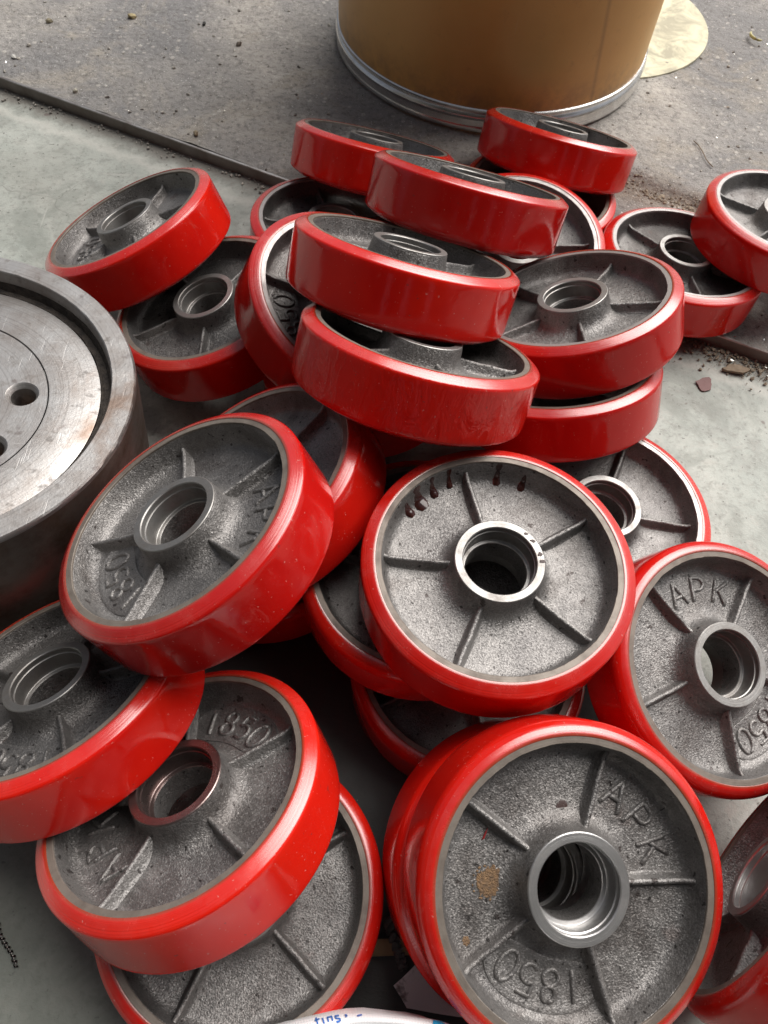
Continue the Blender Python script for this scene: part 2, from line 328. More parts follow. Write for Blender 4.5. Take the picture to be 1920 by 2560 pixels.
# hub: turned end rings, bearing seats with steps, rough through bore
hp = [(29.6, 21.5), (29.6, W2-.1), (29.1, W2+.35), (24.6, W2+.35), (24.0, W2-.3), (24.0, 20.8), (23.3, 20.4), (23.3, 10.0), (22.9, 9.6), (21.0, 9.4), (20.6, 8.8)]
hub_prof = [(r*mm, z*mm, 0) for r, z in hp[:-1]]+[(20.6*mm, 8.8*mm, 1), (20.4*mm, 0, 1)]+[(20.6*mm, -8.8*mm, 0)]+[(r*mm, -z*mm, 0) for r, z in hp[:-1][::-1]]
HUB_ME = lathe('hub', hub_prof, 96, True)
def rib_me(seed):
    bm = bmesh.new(); n = 14
    for s in (1, -1):
        rows = []
        for i in range(n+1):
            t = i/n; r = 28.0+t*(75.0-28.0)
            zt = 14.4-1.0*t+.45*noise.noise((r*.12, seed, s))+.2*noise.noise((r*.6, seed, s))+0.8*max(0, 1-t*6)**2+2.0*max(0, (t-.88)/.12)**2; zb = 5.0
            j = .35*noise.noise((r*.10, seed*3, s)); wt = 1.5+.2*noise.noise((r*.2, seed, 2)); fl = 1+1.3*max(0, 1-t*5)**2+1.2*max(0, (t-.8)/.2)**2
            sec = [(-2.3-3.2*fl, zb), (-2.2-1.4*fl, zb+1.3), (-2.35, zb+3.2), (-wt-.15, zt-1.5), (-wt*.75, zt-.35), (0, zt), (wt*.75, zt-.35), (wt+.15, zt-1.5), (2.35, zb+3.2), (2.2+1.4*fl, zb+1.3), (2.3+3.2*fl, zb)]
            rows.append([bm.verts.new((r*mm, (y+j)*mm, s*z*mm)) for y, z in sec])
        for a, b in zip(rows, rows[1:]):
            for k in range(10): bm.faces.new((a[k], a[k+1], b[k+1], b[k]))
        bm.faces.new(rows[0]); bm.faces.new(rows[-1])
    return bm_mesh('rib', bm, 50)
RIB_MES = [rib_me(q) for q in (1.3, 4.1, 7.7, 9.2)]
def _el(cx, cy, rx, ry, a0, a1, n): return [(cx+rx*cos(R(a0+(a1-a0)*i/n)), cy+ry*sin(R(a0+(a1-a0)*i/n))) for i in range(n+1)]
GLYPH = {   # centre lines of the cast characters, height 1
    'A': [[(-.36, -.5), (0, .5)], [(0, .5), (.36, -.5)], [(-.22, -.12), (.22, -.12)]],
    'P': [[(-.27, -.5), (-.27, .5)], [(-.27, .47), (.02, .47)]+_el(.02, .22, .26, .25, 90, -90, 10)+[(-.27, -.03)]],
    'K': [[(-.27, -.5), (-.27, .5)], [(.30, .5), (-.25, -.06)], [(-.08, .10), (.32, -.5)]],
    '1': [[(0, -.5), (0, .5)]],
    '8': [_el(0, .25, .22, .24, 90, 450, 18), _el(0, -.25, .26, .25, 90, 450, 18)],
    '5': [[(.24, .47), (-.22, .47), (-.25, .06)]+_el(-.01, -.18, .27, .29, 125, -145, 14)],
    '0': [_el(0, 0, .30, .5, 90, 450, 24)]}
def letters_me(word, ang, rad, size, step, wd, ht, zb):
    bm = bmesh.new(); n = len(word); sec = [(-1.25, -1.2), (-1.0, -.1), (-.78, .62), (-.4, .95), (0, 1.02), (.4, .95), (.78, .62), (1.0, -.1), (1.25, -1.2)]
    for i, ch in enumerate(word):
        a = R(ang-(i-(n-1)/2)*step); er = Vector((cos(a), sin(a), 0)); et = Vector((sin(a), -cos(a), 0))
        for st in GLYPH[ch]:
            pts = []
            for p, q in zip(st, st[1:]):
                k = max(1, int(math.hypot(q[0]-p[0], q[1]-p[1])*10))
                pts += [(p[0]+(q[0]-p[0])*j/k, p[1]+(q[1]-p[1])*j/k) for j in range(k)]
            pts.append(st[-1]); rows = []
            for j, p in enumerate(pts):
                u, v = pts[max(j-1, 0)], pts[min(j+1, len(pts)-1)]; d = Vector((v[0]-u[0], v[1]-u[1])).normalized(); nx, ny = -d.y, d.x; row = []
                end = (.35 if j in (0, len(pts)-1) and st[0] != st[-1] else 1)
                for w_, h in sec:
                    lx = p[0]*size+nx*w_*wd*.5; ly = p[1]*size+ny*w_*wd*.5
                    jn = .10*noise.noise((lx*.5+i*9, ly*.5, w_)); c = er*(rad+ly+jn)+et*(lx+jn)
                    row.append(bm.verts.new((c.x*mm, c.y*mm, (zb+ht*h*end+.6*jn)*mm)))
                rows.append(row)
            for p, q in zip(rows, rows[1:]):
                for k in range(len(sec)-1): bm.faces.new((p[k], p[k+1], q[k+1], q[k]))
            if st[0] != st[-1]: bm.faces.new(rows[0]); bm.faces.new(rows[-1])
    return bm_mesh('lettering', bm, 60)
APK_ME = letters_me('APK', 36, 56, 18, 19.5, 3.0, 1.5, 5.9); NUM_ME = letters_me('1850', -108, 55.5, 17, 14, 2.7, 1.4, 6.5)
def panel_me():
    bm = bmesh.new(); a0, a1, n = -108-32, -108+32, 28; rows = []
    for i in range(n+1):
        t = i/n; a = R(a0+(a1-a0)*t); e = (abs(t-.5)*2)**4
        ri, ro = 41.5+4*e, 69.5-6*e; row = []
        for r, z in ((ri-.9, 5.0), (ri, 6.75), (ri+1.3, 6.9), (ri+2.4, 6.45), ((ri+ro)/2, 6.4), (ro-2.4, 6.45), (ro-1.3, 6.9), (ro, 6.75), (ro+.9, 5.0)):
            row.append(bm.verts.new((r*cos(a)*mm, r*sin(a)*mm, (z+.12*noise.noise((r*.4, a*12, 2)))*mm)))
        rows.append(row)
    for a, b in zip(rows, rows[1:]):
        for k in range(8): bm.faces.new((a[k], a[k+1], b[k+1], b[k]))
    bm.faces.new(rows[0]); bm.faces.new(rows[-1][::-1]); return bm_mesh('number_panel', bm, 40)
PANEL_ME = panel_me()

POSE = {
    1: ((0.0176, 0.7909, 0.0712), (0.1602, 0.4408, 0.8832), (-0.8707, -0.3584, 0.3368)),
    2: ((0.1004, 0.6081, 0.1566), (0.183, 0.4678, 0.8647), (-0.9755, 0.1958, 0.1005)),
    3: ((0.2322, 0.8331, 0.0695), (0.1671, 0.385, 0.9077), (-0.8631, -0.388, 0.3235)),
    4: ((0.2129, 0.7862, 0.0269), (0.021, 0.0216, 0.9995), (-0.9984, 0.0531, 0.0198)),
    5: ((0.169, 0.6545, 0.0626), (-0.0423, -0.2148, 0.9757), (-0.7724, -0.6124, -0.1683)),
    6: ((-0.2103, 0.6214, 0.0883), (-0.4096, 0.1855, 0.8932), (0.3186, -0.8883, 0.3306)),
    7: ((-0.1308, 0.5414, 0.069), (-0.2908, 0.0384, 0.956), (0.0018, -0.9992, 0.0407)),
    8: ((-0.0233, 0.7, 0.0357), (0.0744, 0.0856, 0.9935), (-0.9964, 0.0471, 0.0706)),
    9: ((-0.0096, 0.4997, 0.1186), (0.3996, -0.1429, 0.9055), (0.703, -0.5862, -0.4027)),
    10: ((0.0388, 0.4772, 0.1834), (0.1982, 0.4801, 0.8545), (-0.9801, 0.0874, 0.1782)),
    11: ((0.0481, 0.393, 0.171), (0.1932, 0.4873, 0.8516), (-0.7741, -0.4576, 0.4375)),
    12: ((0.1951, 0.4984, 0.1241), (-0.2934, 0.2764, 0.9152), (-0.9185, -0.3471, -0.1896)),
    13: ((0.1847, 0.4565, 0.0785), (-0.1671, 0.3923, 0.9045), (-0.6034, -0.7662, 0.2208)),
    14: ((0.3587, 0.6764, 0.0353), (0.0484, 0.0976, 0.994), (-0.921, -0.3807, 0.0822)),
    15: ((0.4621, 0.7003, 0.0723), (0.0748, 0.0901, 0.9931), (-0.7559, -0.6444, 0.1154)),
    16: ((-0.0963, 0.2477, 0.1629), (-0.4537, 0.1533, 0.8779), (0.6566, -0.6086, 0.4456)),
    17: ((-0.0596, 0.3179, 0.113), (-0.4807, 0.1173, 0.869), (-0.1473, -0.9877, 0.0519)),
    18: ((0.1002, 0.2348, 0.1416), (0.0001, -0.0304, 0.9995), (-0.996, 0.0898, 0.0028)),
    19: ((0.2123, 0.3369, 0.0522), (0.0412, -0.0206, 0.9989), (-0.8736, -0.4858, 0.026)),
    20: ((0.2662, 0.1983, 0.0784), (0.2261, -0.2629, 0.938), (0.4767, 0.8696, 0.1288)),
    21: ((-0.1824, 0.1618, 0.0883), (-0.322, 0.3827, 0.8659), (0.9400, 0.2378, 0.2444)),
    22: ((-0.0899, 0.0961, 0.0941), (-0.3279, 0.3695, 0.8694), (-0.9286, 0.043, -0.3685)),
    23: ((-0.0587, 0.0504, 0.045), (-0.0224, -0.0032, 0.9997), (-0.9544, 0.1176, 0.2742)),
    24: ((0.1306, 0.0539, 0.1185), (0.1159, -0.3522, 0.9287), (0.9932, 0.0314, -0.112)),
    25: ((0.1213, 0.0662, 0.0692), (0.1159, -0.3522, 0.9287), (-0.9397, -0.3022, 0.1604)),
    26: ((0.2795, 0.0444, 0.0934), (-0.7873, 0.6166, -0.0023), (-0.6163, -0.787, -0.0279)),
    27: ((0.0577, 0.2597, 0.0932), (-0.0397, -0.0146, 0.9991), (-0.4799, -0.8767, -0.0319)),
    28: ((0.0968, 0.2112, 0.0279), (-0.0494, 0.028, 0.9984), (-0.8886, -0.4576, -0.0311)),
    30: ((-0.0674, 0.3209, 0.0395), (-0.0142, 0.0028, 0.9999), (-0.899, -0.4379, -0.0115)),
    31: ((0.0087, 0.4903, 0.0516), (-0.0516, 0.1008, 0.9936), (-0.4028, -0.9125, 0.0717)),
}
LABEL = {
    1: 'red wheel at the upper left of the pile top, overlapped by another at right',
    2: 'tilted wheel topmost of the central stack, its wide red tread facing us',
    3: 'red wheel lying tilted directly in front of the brown drum',
    4: 'mostly hidden wheel lying flat under the wheel in front of the brown drum',
    5: 'wheel whose pale rim curves out behind the topmost wheel of the central stack',
    6: 'tilted red wheel beside the pale concrete, above the steel roller, leaning on a darker wheel',
    7: 'shaded wheel with a dark pocket, under the tilted wheel beside the steel roller',
    8: 'dark wheel lying flat at the end of the steel strip, half its hub showing',
    9: 'steeply tipped wheel with part of a cast number, wedged left of the central stack',
    10: 'second red wheel down the central stack, its open hub standing up in the pocket',
    11: 'lowest wheel of the central stack, with a rippled tread and covered hub',
    12: 'open-faced dark wheel right of the central stack, resting on another red wheel',
    13: 'red wheel showing only tread and a dark slit, under the open-faced right wheel',
    14: 'wheel lying flat over the steel strip, partly under the wheel at the right edge',
    15: 'red wheel cut by the right edge, lying on the flat wheel over the steel strip',
    16: 'large bright red wheel leaning before the steel roller, with four visible ribs',
    17: 'red wheel tilted just behind the large bright wheel beside the steel roller',
    18: 'five-ribbed wheel in the middle without cast letters, brown drips in its pocket',
    19: 'wheel with violet-tinted rim on bare concrete, right of the wheel with brown drips',
    20: 'wheel near the right edge with three cast letters on top and an open bore',
    21: 'bright red wheel cut by the left edge below the roller, with a grey hub',
    22: 'lower left wheel with reddish-brown hub face and cast letters and number',
    23: 'lowest wheel at bottom left, plain grey ribbed face half covered by another wheel',
    24: 'nearest wheel at bottom right, face-on, orange rust patch on its grey web',
    25: 'red wheel directly beneath the rust-patched wheel, only its left side showing',
    26: 'wheel standing on its tread in the bottom right corner, cut by the frame',
    27: 'wheel lying flat under the wheel with brown drips, red shoulder at lower left',
    28: 'deepest wheel in shadow in the middle, red ring above the rust-patched wheel',
    30: 'dark red wheel deep in shadow under the large bright wheel by the roller',
    31: 'nearly hidden dark red wheel in shade under the lowest central stack wheel',
}
LETTERED = {24, 20, 16, 22, 9, 6, 21}
ROUND = {24, 25, 27, 28, 30, 26, 20, 23}
CLEAN = {5, 8, 9, 14, 15, 19, 12}
WHEEL = {}
proto = None
def part(name, me, parent, mat=None, slot=0):
    o = bpy.data.objects.new(name, me); C.objects.link(o); o.parent = parent
    if mat: o.material_slots[slot].link = 'OBJECT'; o.material_slots[slot].material = mat
    return o
for q in RIB_MES: q.materials.append(CAST)
for me, ms in ((TYRE_ME, (TYRE, CHAM)), (TYRE2_ME, (TYRE, CHAM)), (RING_ME[0], (RING,)), (RING_ME[1], (RING,)), (CAST_ME, (CAST,)), (HUB_ME, (HUBF, CAST)), (APK_ME, (CAST,)), (NUM_ME, (CAST,)), (PANEL_ME, (CAST,))):
    for m in ms: me.materials.append(m)
for k in sorted(POSE):
    c, z, x = POSE[k]; z = Vector(z).normalized(); x = Vector(x); x = (x-z*x.dot(z)).normalized(); y = z.cross(x)
    e = bpy.data.objects.new('caster_wheel', None); C.objects.link(e); e.empty_display_size = .02
    e.matrix_world = Matrix(((x.x, y.x, z.x, c[0]), (x.y, y.y, z.y, c[1]), (x.z, y.z, z.z, c[2]), (0, 0, 0, 1)))
    tag(e, LABEL[k], 'wheel', 'cast iron wheels with red tyres heaped on the floor')
    part('tyre', TYRE2_ME if k in ROUND else TYRE_ME, e, TYRIP if k == 11 else None)
    for q in RING_ME: part('rim_ring', q, e, RINGL if k in CLEAN else None)
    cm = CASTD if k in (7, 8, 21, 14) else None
    wc = part('wheel_centre', CAST_ME, e, cm)
    for i in range(5):
        r = part('rib', RIB_MES[(i*3+k) % 4], wc, cm); r.rotation_euler = (0, 0, R(72*i))
    if k in LETTERED:
        part('lettering', APK_ME, wc, cm); part('number_panel', PANEL_ME, wc, cm); part('lettering', NUM_ME, wc, cm)
    part('hub', HUB_ME, e, {22: HUBR, 24: HUBL, 26: HUBL}.get(k))
    WHEEL[k] = e

# marks on single wheels -------------------------------------------------------
def blob_me(name, pts, th, seed=0, dome=True):
    """thin irregular patch: outline points (x, y) in metres, raised by th"""
    bm = bmesh.new(); n = len(pts); cx = sum(p[0] for p in pts)/n; cy = sum(p[1] for p in pts)/n
    lv = [(1.0, 0.0), (.93, .55), (.75, .9), (.4, 1.0)] if dome else [(1.0, 0.), (.97, 1.)]
    rows = [[bm.verts.new((cx+(x-cx)*s, cy+(y-cy)*s, th*h)) for x, y in pts] for s, h in lv]
    for a, b in zip(rows, rows[1:]):
        for k in range(n): bm.faces.new((a[k], a[(k+1) % n], b[(k+1) % n], b[k]))
    bm.faces.new(rows[-1]); return bm_mesh(name, bm, 60)
def rough_pts(cx, cy, rx, ry, n, amt, seed):
    o = []
    for i in range(n):
        a = 2*pi*i/n; s = 1+amt*noise.noise((cos(a)*2+seed, sin(a)*2, seed))+amt*.8*noise.noise((cos(a)*7+seed, sin(a)*7, seed))
        o.append((cx+rx*s*cos(a), cy+ry*s*sin(a)))
    return o
RUST = m_simple('rust_patch', (.25, .150, .075), .8, .1, (700, .9, .0015), (.13, .085, .055), 420)
DRIP = m_simple('brown_resin', (.055, .016, .012), .08, 0, None, (.03, .010, .009), 120)
FLAKE = m_simple('red_flake', (.30, .02, .02), .35)

def on_web(k, name, pts, th, mat, z=.0064):
    o = link_mesh(name, blob_me(name, pts, th), mat, WHEEL[k]); o.location = (0, 0, z); return o
def ragged(cx, cy, r, n, seed):
    o = []
    for i in range(n):
        a = 2*pi*i/n; s_ = 1+.30*noise.noise((cos(a)*1.5, sin(a)*1.5, seed))+.35*noise.noise((cos(a)*9, sin(a)*9, seed))*(1 if i % 2 else .5); o.append((cx+r*s_*cos(a), cy+r*.95*s_*sin(a)))
    return o
on_web(24, 'rust_patch', ragged(-.0455, -.0005, .0078, 120, 3.3), .00012, RUST, .00605)
for i in range(16):
    a = i*2.4; r = .0082+.0022*((i*7) % 5)/5; on_web(24, 'rust_speck', rough_pts(-.0455+r*cos(a), -.0005+r*.95*sin(a), .0005+.0002*(i % 4), .0005+.00015*(i % 3), 9, .5, i*1.7), .0001, RUST, .00605)
on_web(24, 'rust_patch', rough_pts(-.0585, -.031, .0022, .0026, 24, .4, 8.), .0003, RUST, .0060)
on_web(24, 'red_flake', [(-.0500, .0215), (-.0485, .0222), (-.0468, .0262), (-.0462, .0285), (-.0478, .0262)], .0006, FLAKE, .0064)
DARK = m_simple('dark_scab', (.055, .030, .027), .5, 0, (500, .5, .001))
on_web(24, 'dark_spot', rough_pts(-.002, .0396, .0034, .0034, 26, .3, 1.2), .0003, DARK, .0061)
for a, r, rx_, ry_, sd_ in ((52, 27.4, .0016, .0010, 1.), (38, 27.0, .0022, .0012, 2.), (16, 27.2, .0018, .0017, 3.), (5, 27.6, .0022, .0013, 4.)):
    t = R(a+180); on_web(18, 'paint_spot', rough_pts(r*mm*cos(t), r*mm*sin(t), rx_, ry_, 18, .5, sd_), .0002, DARK, .0250)
def drip(k, a, w, z0, end):
    path = [(76.6, z0), (76.0, z0-2), (75.4, 15.5), (74.4, 12.0), (73.2, 9.4), (71.6, 7.7), (70.2-end*.4, 6.9), (69.0-end, 6.5)]
    ws = [.80, .9, .85, .88, .9, 1.0, 1.0, .6]; bm = bmesh.new(); rows = []; t = R(a); er = Vector((cos(t), sin(t), 0)); et = Vector((-sin(t), cos(t), 0))
    for i, ((r, z), wk) in enumerate(zip(path, ws)):
        r1, z1 = path[max(0, i-1)]; r2, z2 = path[min(len(path)-1, i+1)]; d = Vector((r2-r1, z2-z1)).normalized(); nr, nz = d.y, -d.x
        row = []
        for q in range(9):
            s_ = (q/8*2-1); hgt = (.25+1.0*wk*(1-s_*s_))*(1.25 if i in (5, 6) else .55)-.35; wob = .12*noise.noise((i*.9, a, s_))
            row.append(bm.verts.new((er*(r+(-abs(nr))*hgt)+et*(w*wk*.5*(s_+wob))+Vector((0, 0, z+abs(nz)*hgt)))*mm))
        rows.append(row)
    for p, q in zip(rows, rows[1:]):
        for j in range(8): bm.faces.new((p[j], p[j+1], q[j+1], q[j]))
    return link_mesh('resin_drip', bm_mesh('resin_drip', bm, 70), DRIP, WHEEL[k])
for a, w_, z0, e_ in ((-32.5, 6.5, 19, 1.5), (-41.5, 10, 22, 3.5), (-51.5, 6, 21.5, 1.2), (-62, 4.6, 22.3, -1), (-89.5, 5.4, 22.3, .5), (-104, 5.2, 19.5, 1.0)): drip(18, a, w_, z0, e_)
# ---------------------------------------------------------------- big steel roller at the left
RC = Vector((-.3187, .3748, .1485)); RZ = Vector((.0807, .0495, .9955)).normalized(); K = 1.05
rx = Vector((1, 0, 0)); rx = (rx-RZ*rx.dot(RZ)).normalized(); ry = RZ.cross(rx)
roll = bpy.data.objects.new('steel_roller', None); C.objects.link(roll)
roll.matrix_world = Matrix(((rx.x, ry.x, RZ.x, RC.x), (rx.y, ry.y, RZ.y, RC.y), (rx.z, ry.z, RZ.z, RC.z), (0, 0, 0, 1)))
tag(roll, 'big bare steel roller on end at the left edge, bolt holes in its face', 'roller')
RO, RIN, RST, DEP = 148.2*K*mm, 130.6*K*mm, 83.7*K*mm, 14.6*K*mm
LEN = (RC.z-.0946*RO)/.9955
def m_roller(side):
    n = N('roller_side' if side else 'roller_face'); v = n.coord('Object', False)
    st = n.ramp(n.noise(v, 26, 6, .7), [(.40, 0), (.70, 1)]); fl = n.ramp(n.noise(v, 95, 4, .6), [(.58, 0), (.70, 1)])
    if side:
        c = n.mix(st, (.20, .175, .155), (.085, .055, .038)); c = n.mix(n.ramp(n.noise(n.coord('Object', False, (1, 1, .35)), 14, 4, .6), [(.5, 0), (.7, .8)]), c, (.16, .085, .045))
        return n.set(Base_Color=c, Metallic=.75, Roughness=n.mix(st, .38, .62), Normal=n.bump(n.noise(v, 300, 4, .6), .2, .001))
    c = n.mix(n.math('MULTIPLY', st, .8), (.42, .413, .405), (.23, .192, .168)); c = n.mix(n.math('MULTIPLY', fl, .6), c, (.11, .098, .09))
    oil = n.ramp(n.noise(v, 60, 3, .5, .3), [(.66, 0), (.72, 1)]); c = n.mix(n.math('MULTIPLY', oil, .5), c, (.12, .09, .085))
    s1 = n.noise(n.coord('Object', False, (1, .06, 1)), 420, 2, .5); s2 = n.noise(n.coord('Object', False, (.08, 1, 1)), 380, 2, .5)
    sc = n.math('MAXIMUM', n.ramp(s1, [(.68, 0), (.72, 1)]), n.ramp(s2, [(.68, 0), (.72, 1)]))
    c = n.mix(n.math('MULTIPLY', sc, .40), c, (.52, .51, .50))
    tr = n.new('SeparateXYZ'); tcx = n.new('TexCoord'); n.link(tcx.outputs['Object'], tr.inputs[0]); rr_ = n.math('SQRT', n.math('ADD', n.math('MULTIPLY', tr.outputs[0], tr.outputs[0]), n.math('MULTIPLY', tr.outputs[1], tr.outputs[1])))
    tw = n.new('TexNoise'); tw.noise_dimensions = '1D'; tw.inputs['Scale'].default_value = 700; tw.inputs['Detail'].default_value = 4; n.link(rr_, tw.inputs['W'])
    c = n.mix(n.ramp(tw.outputs[0], [(.5, 0), (.7, .3)]), c, (.12, .11, .10))
    c = n.mix(n.ramp(n.noise(v, 11, 4, .6, 1.), [(.56, 0), (.72, .7)]), c, (.20, .125, .085))
    h = n.math('ADD', n.noise(v, 380, 4, .65), n.math('MULTIPLY', sc, -.4))
    return n.set(Base_Color=c, Metallic=.8, Roughness=n.mix(fl, .40, .56), Normal=n.bump(h, .16, .001))
RF, RS = m_roller(False), m_roller(True)
GRIME = m_simple('roller_grime', (.085, .070, .058), .8, .2, (350, .8, .002), (.035, .03, .027), 160)
def edge_jit(k, a, r, z):
    if k in (3, 4): d = .0004*noise.noise((cos(a)*20, sin(a)*20, k)); return r+d, z+d
    return r, z
prof = [(RO, -LEN), (RO, -.004), (RO-.0006, -.0012), (RO-.0018, 0), (RIN+.0008, 0), (RIN, -.0008), (RIN-.0012, -.010)]
prof = [(p[0], p[1], 1 if i < 1 else 0) for i, p in enumerate(prof)]
shell = lathe('roller_shell', prof, 180, False, jit=edge_jit); part_o = link_mesh('roller_shell', shell, (RF, RS), roll)
groove = lathe('groove', [(RIN-.0010, -.0095), (RIN-.0035, -DEP-.002), (RIN-.0075, -DEP-.0028), (RIN-.0095, -DEP-.0005)], 160, False, jit=lambda k, a, r, z: (r+.0010*noise.noise((cos(a)*30, sin(a)*30, k*3.)), z+.0006*noise.noise((cos(a)*40, sin(a)*40, k*5.))))
link_mesh('groove', groove, GRIME, roll)
link_mesh('outer_plate', lathe('outer_plate', [(RIN-.0102, -DEP-.003), (RIN-.0102, -DEP-.0003), (RIN-.011, -DEP), (RST+.0012, -DEP), (RST+.0004, -DEP-.0012)], 160), RF, roll)
bm = bmesh.new(); loops = []
def loop(cx, cy, r, n):
    vs = [bm.verts.new((cx+r*cos(2*pi*i/n), cy+r*sin(2*pi*i/n), -DEP-.0004)) for i in range(n)]
    return [bm.edges.new((vs[i], vs[(i+1) % n])) for i in range(n)]
HOLE_A = [R(q) for q in (13.4, -33, -78, -123, -168, 147, 104)]; HR = .066*K
ed = loop(0, 0, RST, 128)+loop(0, 0, .036, 64)
for a in HOLE_A: ed += loop(HR*cos(a), HR*sin(a), .0118*K, 40)
bmesh.ops.triangle_fill(bm, edges=ed, use_beauty=True, use_dissolve=False)
for fc in bm.faces:
    if fc.normal.z < 0: fc.normal_flip()
me = bpy.data.meshes.new('inner_plate'); bm.to_mesh(me); bm.free(); link_mesh('inner_plate', me, RF, roll)
hole_me = lathe('bolt_hole', [(.0118*K, -.0004, 0), (.0112*K, -.0008, 0), (.0088*K, -.0042, 0), (.0086*K, -.030, 1), (.0001, -.030, 1)], 40)
HOLEM = m_simple('rusty_hole', (.20, .11, .055), .7, .3, (400, .5, .001), (.08, .05, .035), 180)
hole_me.materials.append(RF); hole_me.materials.append(HOLEM)
for a in HOLE_A:
    o = part('bolt_hole', hole_me, roll); o.location = (HR*cos(a), HR*sin(a), -DEP)
link_mesh('centre_bore', lathe('centre_bore', [(.036, -DEP-.0004), (.035, -DEP-.0014), (.035, -DEP-.05), (.0001, -DEP-.05)], 64), HOLEM, roll)

# ---------------------------------------------------------------- fibre drum and round board behind
DC = Vector((.1867, 1.1633, .0)); drum = bpy.data.objects.new('fibre_drum', None); C.objects.link(drum); drum.location = (DC.x, DC.y, .0165)
tag(drum, 'large brown fibreboard drum with a shiny metal bottom chime', 'drum')
DR = .2187
n = N('kraft_board'); v = n.coord('Object', False); va = n.coord('Object', False, (1, 1, .15))
c = n.mix(n.ramp(n.noise(v, 5, 4, .6), [(.35, 0), (.7, 1)]), (.56, .300, .085), (.66, .375, .120))
c = n.mix(n.ramp(n.noise(v, 60, 5, .7), [(.6, 0), (.8, .35)]), c, (.24, .135, .055)); c = n.mix(n.ramp(n.noise(v, 420, 3, .6), [(.55, 0), (.8, .25)]), c, (.45, .30, .15))
sxx = n.new('SeparateXYZ'); n.link(v, sxx.inputs[0]); sm = n.math('ADD', n.math('MULTIPLY', sxx.outputs[0], 1.0), n.math('MULTIPLY', sxx.outputs[2], .12)); sl = n.ramp(n.math('ABSOLUTE', n.math('SUBTRACT', sm, .118)), [(.0, .45), (.0012, 0)]); c = n.mix(n.math('MULTIPLY', sl, n.ramp(sxx.outputs[1], [(.0, 1), (.01, 0)])), c, (.25, .14, .06))
low = n.math('MULTIPLY', n.ramp(sxx.outputs[2], [(.03, 1), (.075, 0)]), n.ramp(n.noise(v, 38, 5, .7), [(.4, 0), (.7, .7)])); c = n.mix(low, c, (.22, .135, .07))
sct = n.ramp(n.noise(n.coord('Object', False, (1, 1, .07)), 90, 3, .6), [(.68, 0), (.73, .35)]); c = n.mix(sct, c, (.62, .44, .25))
KRAFT = n.set(Base_Color=c, Roughness=.42, Specular_IOR_Level=.45, Normal=n.bump(n.math('ADD', n.noise(v, 300, 3, .6), n.noise(va, 30, 2)), .06, .001))
GALV = m_simple('galvanised_chime', (.78, .78, .76), .24, .92, (160, .08, .001), (.60, .59, .57), 50)
link_mesh('drum_wall', lathe('drum_wall', [(DR, .026), (DR, .30), (DR+.0004, .60), (DR-.004, .602), (DR-.004, .55)], 160, jit=lambda k, a, r, z: (r+.0006*sin(3*a+z*4), z)), KRAFT, drum)
ch = [(DR-.01, .0), (DR+.0005, .0), (DR+.0022, .0012), (DR+.0026, .0035), (DR+.0016, .0062), (DR+.0012, .0075), (DR+.0014, .015), (DR+.0032, .0175), (DR+.0040, .0195), (DR+.0032, .0215), (DR+.0012, .0235), (DR+.0010, .0255), (DR+.0022, .0275), (DR+.0022, .029), (DR+.0006, .0302), (DR-.001, .0303)]
link_mesh('metal_chime', lathe('metal_chime', ch, 160), GALV, drum)
# round pale board lying behind the drum, one edge under it
n = N('cream_board'); v = n.coord('Object', False)
c = n.mix(n.ramp(n.noise(v, 26, 5, .65, .8), [(.42, 0), (.6, 1)]), (.66, .63, .45), (.36, .34, .25)); c = n.mix(n.ramp(n.noise(v, 9, 4, .6), [(.5, 0), (.75, .5)]), c, (.66, .62, .44))
CREAM = n.set(Base_Color=c, Roughness=.7, Normal=n.bump(n.noise(v, 60, 4, .6), .2, .001))
lid = link_mesh('round_board', lathe('round_board', [(.0001, .0045), (.166, .0045), (.1705, .0038), (.171, .002), (.1705, .0)], 128), CREAM)
lid.location = (.361, 1.268, .0122); lid.rotation_euler = (R(.4), R(-.3), 0)
tag(lid, 'round cream coloured board lying on the yard behind the brown drum', 'board')

# ---------------------------------------------------------------- loose things and stuff on the ground
def pix(px, py, z):
    d = (_X*((px-960)/1922)*1)+Vector((0, 0, 0))
    M = Matrix(((0.99832, 0.03041, 0.04928), (0.0, -0.85102, 0.52513), (0.05791, -0.52425, -0.84959)))
    r = M @ Vector(((px-960)/1922, (py-1280)/1922, 1)); t = (z-.6)/r.z
    return Vector((r.x*t, r.y*t, z))
def stone_into(bm, c, s, seed):
    g = bmesh.ops.create_icosphere(bm, subdivisions=1, radius=1)
    rot = Matrix.Rotation(random.random()*6, 3, 'Z') @ Matrix.Rotation(random.random()*.6, 3, 'X')
    sc = Vector((s*random.uniform(.7, 1.4), s*random.uniform(.6, 1.1), s*random.uniform(.4, .8)))
    for v in g['verts']:
        q = v.co*(1+.35*noise.noise(v.co*1.7+Vector((seed, seed*2, 0)))); v.co = rot @ Vector((q.x*sc.x, q.y*sc.y, q.z*sc.z))+c
GRAVM = []
n = N('gravel'); v = n.coord('Object', False)
vo = n.voro(v, 260); GRAV = n.set(Base_Color=n.ramp(n.noise(v, 210, 2), [(.3, (.11, .095, .085)), (.5, (.26, .24, .21)), (.72, (.60, .57, .50))]), Roughness=.7)
GLIT = m_simple('bright_swarf', (.62, .61, .58), .22, 1.)
def scatter(name, count, sampler, smin, smax, mat, zof):
    bm = bmesh.new()
    for i in range(count):
        p, s = sampler(i), smin*(smax/smin)**(random.random()**2.2)
        stone_into(bm, Vector((p[0], p[1], zof(p)+s*.2)), s, i*.37)
    me = bm_mesh(name, bm, 25); return tag(link_mesh(name, me, mat), kind='stuff')
yz = lambda p: f_yard((Vector((p[0], p[1], 0))-O).dot(sx), (Vector((p[0], p[1], 0))-O).dot(sy))[2]
